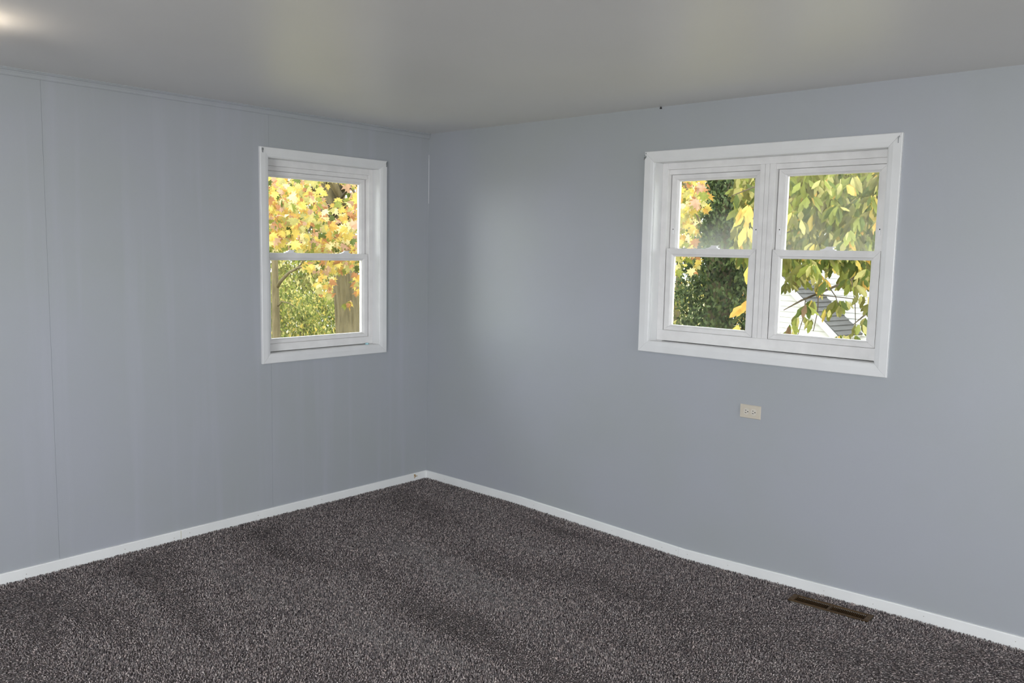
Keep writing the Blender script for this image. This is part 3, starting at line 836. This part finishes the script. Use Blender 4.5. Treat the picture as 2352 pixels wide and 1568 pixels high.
# --- ivy-covered tree in the left half of window_2
base = at(1655, 800, 14.5); base[2] = GZ
iv = put(empty('ivy_tree', tuple(base)), 'tree trunk smothered in dark green ivy between yellow leaves', 'tree')
V, F = ridged_trunk([(base[0], base[1], GZ - .1), tuple(at(1650, 720, 14.5)), tuple(at(1652, 560, 14.5)), tuple(at(1660, 420, 14.5)), tuple(at(1668, 300, 14.5))], [.30, .24, .20, .16, .12], 20, .04, 8)
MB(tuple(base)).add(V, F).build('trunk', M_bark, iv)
def ivy():
    P = []; Nn = []
    n = 11000
    py = rng.uniform(330, 830, n)
    wid = np.interp(py, [330, 420, 500, 560, 620, 700, 830], [26, 34, 40, 66, 84, 90, 92])
    lump = 1 + .22 * np.sin(py * .045 + 1) * np.cos(py * .021)
    cxp = np.interp(py, [330, 420, 560, 640, 830], [1664, 1658, 1650, 1640, 1636])
    th = rng.uniform(0, 2 * np.pi, n); rad = np.sqrt(rng.uniform(.35, 1, n)) * wid * lump / FPX * 14.5
    side = np.cross(CF, [0, 0, 1]); side /= np.linalg.norm(side); fwd = np.array([CF[0], CF[1], 0]); fwd /= np.linalg.norm(fwd)
    c = at(cxp, py, np.full(n, 14.5))
    lob = 1 + .24 * np.sin(3 * th + py * .045) + .18 * np.sin(5 * th - py * .07) + .10 * np.sin(9 * th + py * .12)
    out = np.cos(th)[:, None] * side + np.sin(th)[:, None] * fwd
    Pp = c + out * (rad * lob)[:, None] + rng.normal(0, .05, (n, 3))
    # a side bough
    m = 900
    tt = rng.uniform(0, 1, m)
    P2 = at(1690 + 45 * tt, 640 - 30 * tt + rng.normal(0, 14, m), 14.3 + rng.normal(0, .25, m))
    Pp = np.concatenate([Pp, P2]); nn = np.concatenate([out, np.tile(TOV, (m, 1))])
    t = np.array([0, 0, -1.]) + rng.normal(0, .6, (n + m, 3)); t /= np.linalg.norm(t, axis=1)[:, None]
    q = nn + np.array([0, 0, .5]) + rng.normal(0, .45, (n + m, 3)); q -= (q * t).sum(1)[:, None] * t; q /= np.linalg.norm(q, axis=1)[:, None]
    R = np.stack([np.cross(t, q), t, q], -1)
    leaf_stuff('ivy_leaves', 'small', Pp, R, rng.uniform(.06, .105, n + m), rng.choice(4, n + m, p=[.38, .38, .15, .09]), [LM['ivy'], LM['ivy_light'], LM['ivy_dark'], LM['green']], iv)
ivy()

# --- young tree with a slim trunk at the left of window_1
base = at(633, 800, 17.5); base[2] = GZ
yt = put(empty('young_tree', tuple(base)), 'slim young tree with an arching side branch beside the shrubs', 'tree')
V, F = ridged_trunk([(base[0], base[1], GZ - .1), tuple(at(634, 740, 17.5)), tuple(at(632, 650, 17.5)), tuple(at(631, 590, 17.5)), tuple(at(628, 450, 17.5)), tuple(at(626, 300, 17.5))], [.095, .082, .076, .066, .055, .045], 14, .05, 4)
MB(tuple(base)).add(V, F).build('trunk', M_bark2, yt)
limb(yt, [tuple(at(634, 662, 17.5)), tuple(at(645, 645, 17.4)), tuple(at(665, 625, 17.3)), tuple(at(685, 615, 17.2)), tuple(at(715, 606, 17.1)), tuple(at(740, 596, 17.0))], [.045, .038, .03, .026, .02, .012], 'branch')
limb(yt, [tuple(at(676, 621, 17.3)), tuple(at(690, 608, 17.2)), tuple(at(705, 585, 17.1))], [.022, .018, .01], 'branch')
limb(yt, [tuple(at(636, 705, 17.5)), tuple(at(648, 692, 17.3)), tuple(at(665, 696, 17.1)), tuple(at(680, 708, 17.0))], [.018, .014, .01, .006], 'branch')
n = 420; Q = vol(n, 560, 760, 560, 660, 17.6, 19.2)
leaf_stuff('foliage', 'small', Q, frames(n, (0, 0, -1), TOV + np.array([0, 0, .4]), .6, .6), rng.uniform(.09, .15, n), rng.choice(4, n, p=[.35, .3, .25, .1]), [LM[k] for k in ('olive', 'pale', 'lime', 'green')], yt)

# --- shrubs and trees further back
def bush(name, label, cat, group, px, py, t, rx, rz, n, size, keys, pr, trunk=False):
    c = at(px, py, t); b = c.copy(); b[2] = GZ
    o = put(empty(name, tuple(b)), label, cat, group)
    d = rng.normal(0, 1, (n, 3)); d /= np.linalg.norm(d, axis=1)[:, None]
    rad = rng.uniform(.45, 1, n) ** .5
    lump = 1 + .18 * np.sin(4 * d[:, 0] + 3 * d[:, 2]) + .15 * np.sin(7 * d[:, 1] - 4 * d[:, 2])
    P = c + d * (rad * lump)[:, None] * np.array([rx, rx, rz])
    P[:, 2] = np.maximum(P[:, 2], GZ + .05)
    tp = np.array([0, 0, -1.]) + rng.normal(0, .6, (n, 3)); tp /= np.linalg.norm(tp, axis=1)[:, None]
    q = d * .7 + np.array([0, 0, .6]) + rng.normal(0, .5, (n, 3)); q -= (q * tp).sum(1)[:, None] * tp; q /= np.linalg.norm(q, axis=1)[:, None]
    leaf_stuff('foliage', 'small', P, np.stack([np.cross(tp, q), tp, q], -1), rng.uniform(.7, 1.25, n) * size, rng.choice(len(keys), n, p=pr), [LM[k] for k in keys], o)
    st = MB(tuple(b))
    if trunk:
        st.tube([tuple(b - [0, 0, .1]), tuple((b + c) / 2 + [.1, 0, 0]), tuple(c + [0, 0, rz * .6])], [.16, .12, .05], 8); st.build('trunk', M_bark, o, smooth=True)
    else:
        for k in range(5):
            a = rng.uniform(0, 6.28); e = c + np.array([math.cos(a) * rx * .5, math.sin(a) * rx * .5, rz * .4])
            st.tube([tuple(b + np.array([math.cos(a), math.sin(a), 0]) * .1 - [0, 0, .05]), tuple(b * .5 + e * .5), tuple(e)], [.03, .025, .01], 5)
        st.build('stems', M_twig, o)
    return o
YG = ('bush', 'lime', 'green', 'pale', 'yellow')
bush('shrub', 'yellow-green leafy shrub below the slim young tree', 'shrub', None, 660, 765, 21, 1.1, 1.2, 6500, .085, YG, [.3, .27, .15, .2, .08])
bush('shrub', 'olive green shrub at the foot of the furrowed maple trunk', 'shrub', None, 745, 770, 23.6, 1.05, 1.25, 6500, .10, YG, [.35, .2, .2, .17, .08])
bush('shrub', 'tall pale shrub behind the arching branch of the young tree', 'shrub', None, 690, 645, 26.4, 1.3, 1.2, 4200, .12, ('olive', 'pale', 'green', 'bush', 'yellow'), [.25, .27, .15, .23, .10])
bush('shrub', 'loose yellowish shrub right of the furrowed maple trunk', 'shrub', None, 850, 740, 16.4, .75, 1.5, 2200, .09, YG, [.3, .2, .15, .2, .15])
bush('background_tree', 'olive and yellow tree far behind the maple crown', 'tree', None, 640, 560, 30.6, 2.5, 3.3, 6000, .16, ('olive', 'pale', 'green', 'yellow', 'bush'), [.32, .22, .2, .12, .14], True)
bush('background_tree', 'dull green tree far behind the furrowed maple trunk', 'tree', None, 790, 530, 46, 4.6, 5.6, 6500, .22, ('olive', 'green', 'pale', 'bush', 'brown'), [.32, .22, .18, .2, .08], True)
bush('background_tree', 'yellow green tree far behind the ivy-covered trunk', 'tree', None, 1690, 480, 24, 1.7, 2.6, 5200, .13, ('lime', 'olive', 'pale', 'yellow', 'gold'), [.25, .25, .25, .15, .10], True)
bush('background_tree', 'olive tree left of the ivy-covered trunk', 'tree', None, 1560, 540, 30, 2.2, 4.2, 6500, .15, ('olive', 'green', 'lime', 'pale', 'yellow'), [.32, .22, .2, .14, .12], True)
bush('background_tree', 'green tree rising behind the white house', 'tree', None, 1930, 450, 34, 3.4, 3.2, 5000, .17, ('olive', 'green', 'lime', 'pale', 'brown'), [.35, .3, .2, .1, .05], True)
bush('shrub', 'orange yellow bush beyond the foot of the ivy tree', 'shrub', None, 1728, 690, 16.6, .36, .8, 900, .10, ('gold', 'yellow', 'lime', 'orange', 'bush'), [.3, .3, .15, .1, .15])

# --- white house with grey shingle roof beyond window_2
def house():
    # local axes: x along the wing's ridge (away to the right), y to the left and away
    T = 18.0
    c = at(1924, 778, T); b = np.array([c[0], c[1], GZ])       # foot of the wing's near eave corner
    fx = CR.copy(); fx[2] = 0; ang = math.atan2(fx[1], fx[0]) + math.radians(36)
    root = put(empty('neighbor_house', tuple(b), ang), 'white house with lap siding and grey shingle roof behind the drooping leaves', 'house')
    ev = c[2] - GZ; EX = .125
    def clap(x, z0, z1, clip):
        """lap boards facing -x; clip(z) gives the y range at height z"""
        z = z1
        while z > z0:
            a, q = clip(z - EX / 2)
            if q - a > .1:
                pr_ = [(x, z - EX), (x - .024, z - EX), (x - .006, z), (x, z)]
                MB().loft([(u, a, w) for u, w in pr_], [(u, q, w) for u, w in pr_]).build('siding_board', M_siding, root)
            z -= EX
    def roof(name, A, Bv, Cv, Dv, th=.08, courses=14):
        """sloping slab: A-B eave, D-C ridge; stepped shingle courses on top"""
        A, Bv, Cv, Dv = map(np.array, (A, Bv, Cv, Dv)); nrm = np.cross(Bv - A, Dv - A); nrm = nrm / np.linalg.norm(nrm)
        if nrm[2] < 0: nrm = -nrm
        slab = MB().loft([tuple(A), tuple(Bv), tuple(Cv), tuple(Dv)], [tuple(v + nrm * th) for v in (A, Bv, Cv, Dv)]).build(name, M_siding, root)
        sh = MB()
        for k in range(courses):
            u0, u1 = k / courses, min((k + 1.12) / courses, 1)
            p, q = A + (Dv - A) * u0, Bv + (Cv - Bv) * u0; s_, r_ = A + (Dv - A) * u1, Bv + (Cv - Bv) * u1
            lo, hi = nrm * (th + .030), nrm * (th + .004)
            sh.loft([tuple(v + nrm * (th - .01)) for v in (p, q, r_, s_)], [tuple(p + lo), tuple(q + lo), tuple(r_ + hi), tuple(s_ + hi)])
        put(sh.build('shingle_courses', M_shingle, slab), kind='stuff')
    # wing: gable end on plane x=0, eave at y=0, ridge at y=WY
    WY = 1.75; pk = ev + 1.42; U0 = .85
    gp = [(.12, ev + .05), (WY, pk), (2 * WY - .12, ev + .05), (2 * WY - .12, 0), (.12, 0)]
    MB().loft([(.10, y, z) for y, z in gp], [(U0 + .3, y, z) for y, z in gp]).build('wing_wall', M_siding, root)
    def clipw(z):
        if z <= ev: return (.12, 2 * WY - .12)
        u = max(0, (pk - z) / (pk - ev)); return (WY - (WY - .12) * u, WY + (WY - .12) * u)
    clap(.10, ev - 1.2, pk - .05, clipw)
    roof('wing_roof', (-.05, 0, ev), (U0, 0, ev), (U0, WY, pk), (-.05, WY, pk), courses=15)
    roof('wing_roof', (-.05, 2 * WY, ev), (U0, 2 * WY, ev), (U0, WY, pk), (-.05, WY, pk), courses=15)
    for ye in (0.0, 2 * WY):
        MB().loft([(-.08, WY, pk + .11), (-.08, WY, pk - .06), (-.08, ye, ev - .08), (-.08, ye, ev + .09)],
                  [(-.05, WY, pk + .11), (-.05, WY, pk - .06), (-.05, ye, ev - .08), (-.05, ye, ev + .09)]).build('rake_board', M_siding, root)
    # main volume behind: its gable wall is the plane x=U0
    y0, y1, zt, zp = -2.6, 2.6, ev + 1.5, ev + 3.2
    mp = [(y0, zt), ((y0 + y1) / 2, zp), (y1, zt), (y1, 0), (y0, 0)]
    MB().loft([(U0 + .03, y, z) for y, z in mp], [(U0 + 3.2, y, z) for y, z in mp]).build('main_wall', M_siding, root)
    def clipm(z):
        if z <= zt: return (y0, y1)
        u = max(0, (zp - z) / (zp - zt)); m = (y0 + y1) / 2; return (m - (m - y0) * u, m + (y1 - m) * u)
    clap(U0 + .03, ev - .6, zp - .05, clipm)
    m = (y0 + y1) / 2
    for ye in (y0, y1): roof('main_roof', (U0 - .2, ye, zt), (U0 + 3.4, ye, zt), (U0 + 3.4, m, zp), (U0 - .2, m, zp), courses=20)
house()

def far_house():
    c = at(712, 690, 36.5); b = np.array([c[0], c[1], GZ])
    fx = CR.copy(); fx[2] = 0; ang = math.atan2(fx[1], fx[0])
    root = put(empty('far_house', tuple(b), ang), 'pale far house glimpsed through the shrubs and branches', 'house')
    zt = c[2] - GZ
    MB().box(-1.6, .75, 0, 2.4, 0, zt - .15).build('wall', M_siding, root)
    MB().loft([(-1.8, -.3, zt - .2), (.95, -.3, zt - .2), (.95, 2.7, zt - .2), (-1.8, 2.7, zt - .2)], [(-1.8, 1.15, zt + .8), (.95, 1.15, zt + .8), (.95, 1.25, zt + .8), (-1.8, 1.25, zt + .8)]).build('roof', M_siding, root)
    MB().box(-.1, .35, -.03, .02, zt - 1.2, zt - .45).build('window', M_pane_dark, root)
far_house()
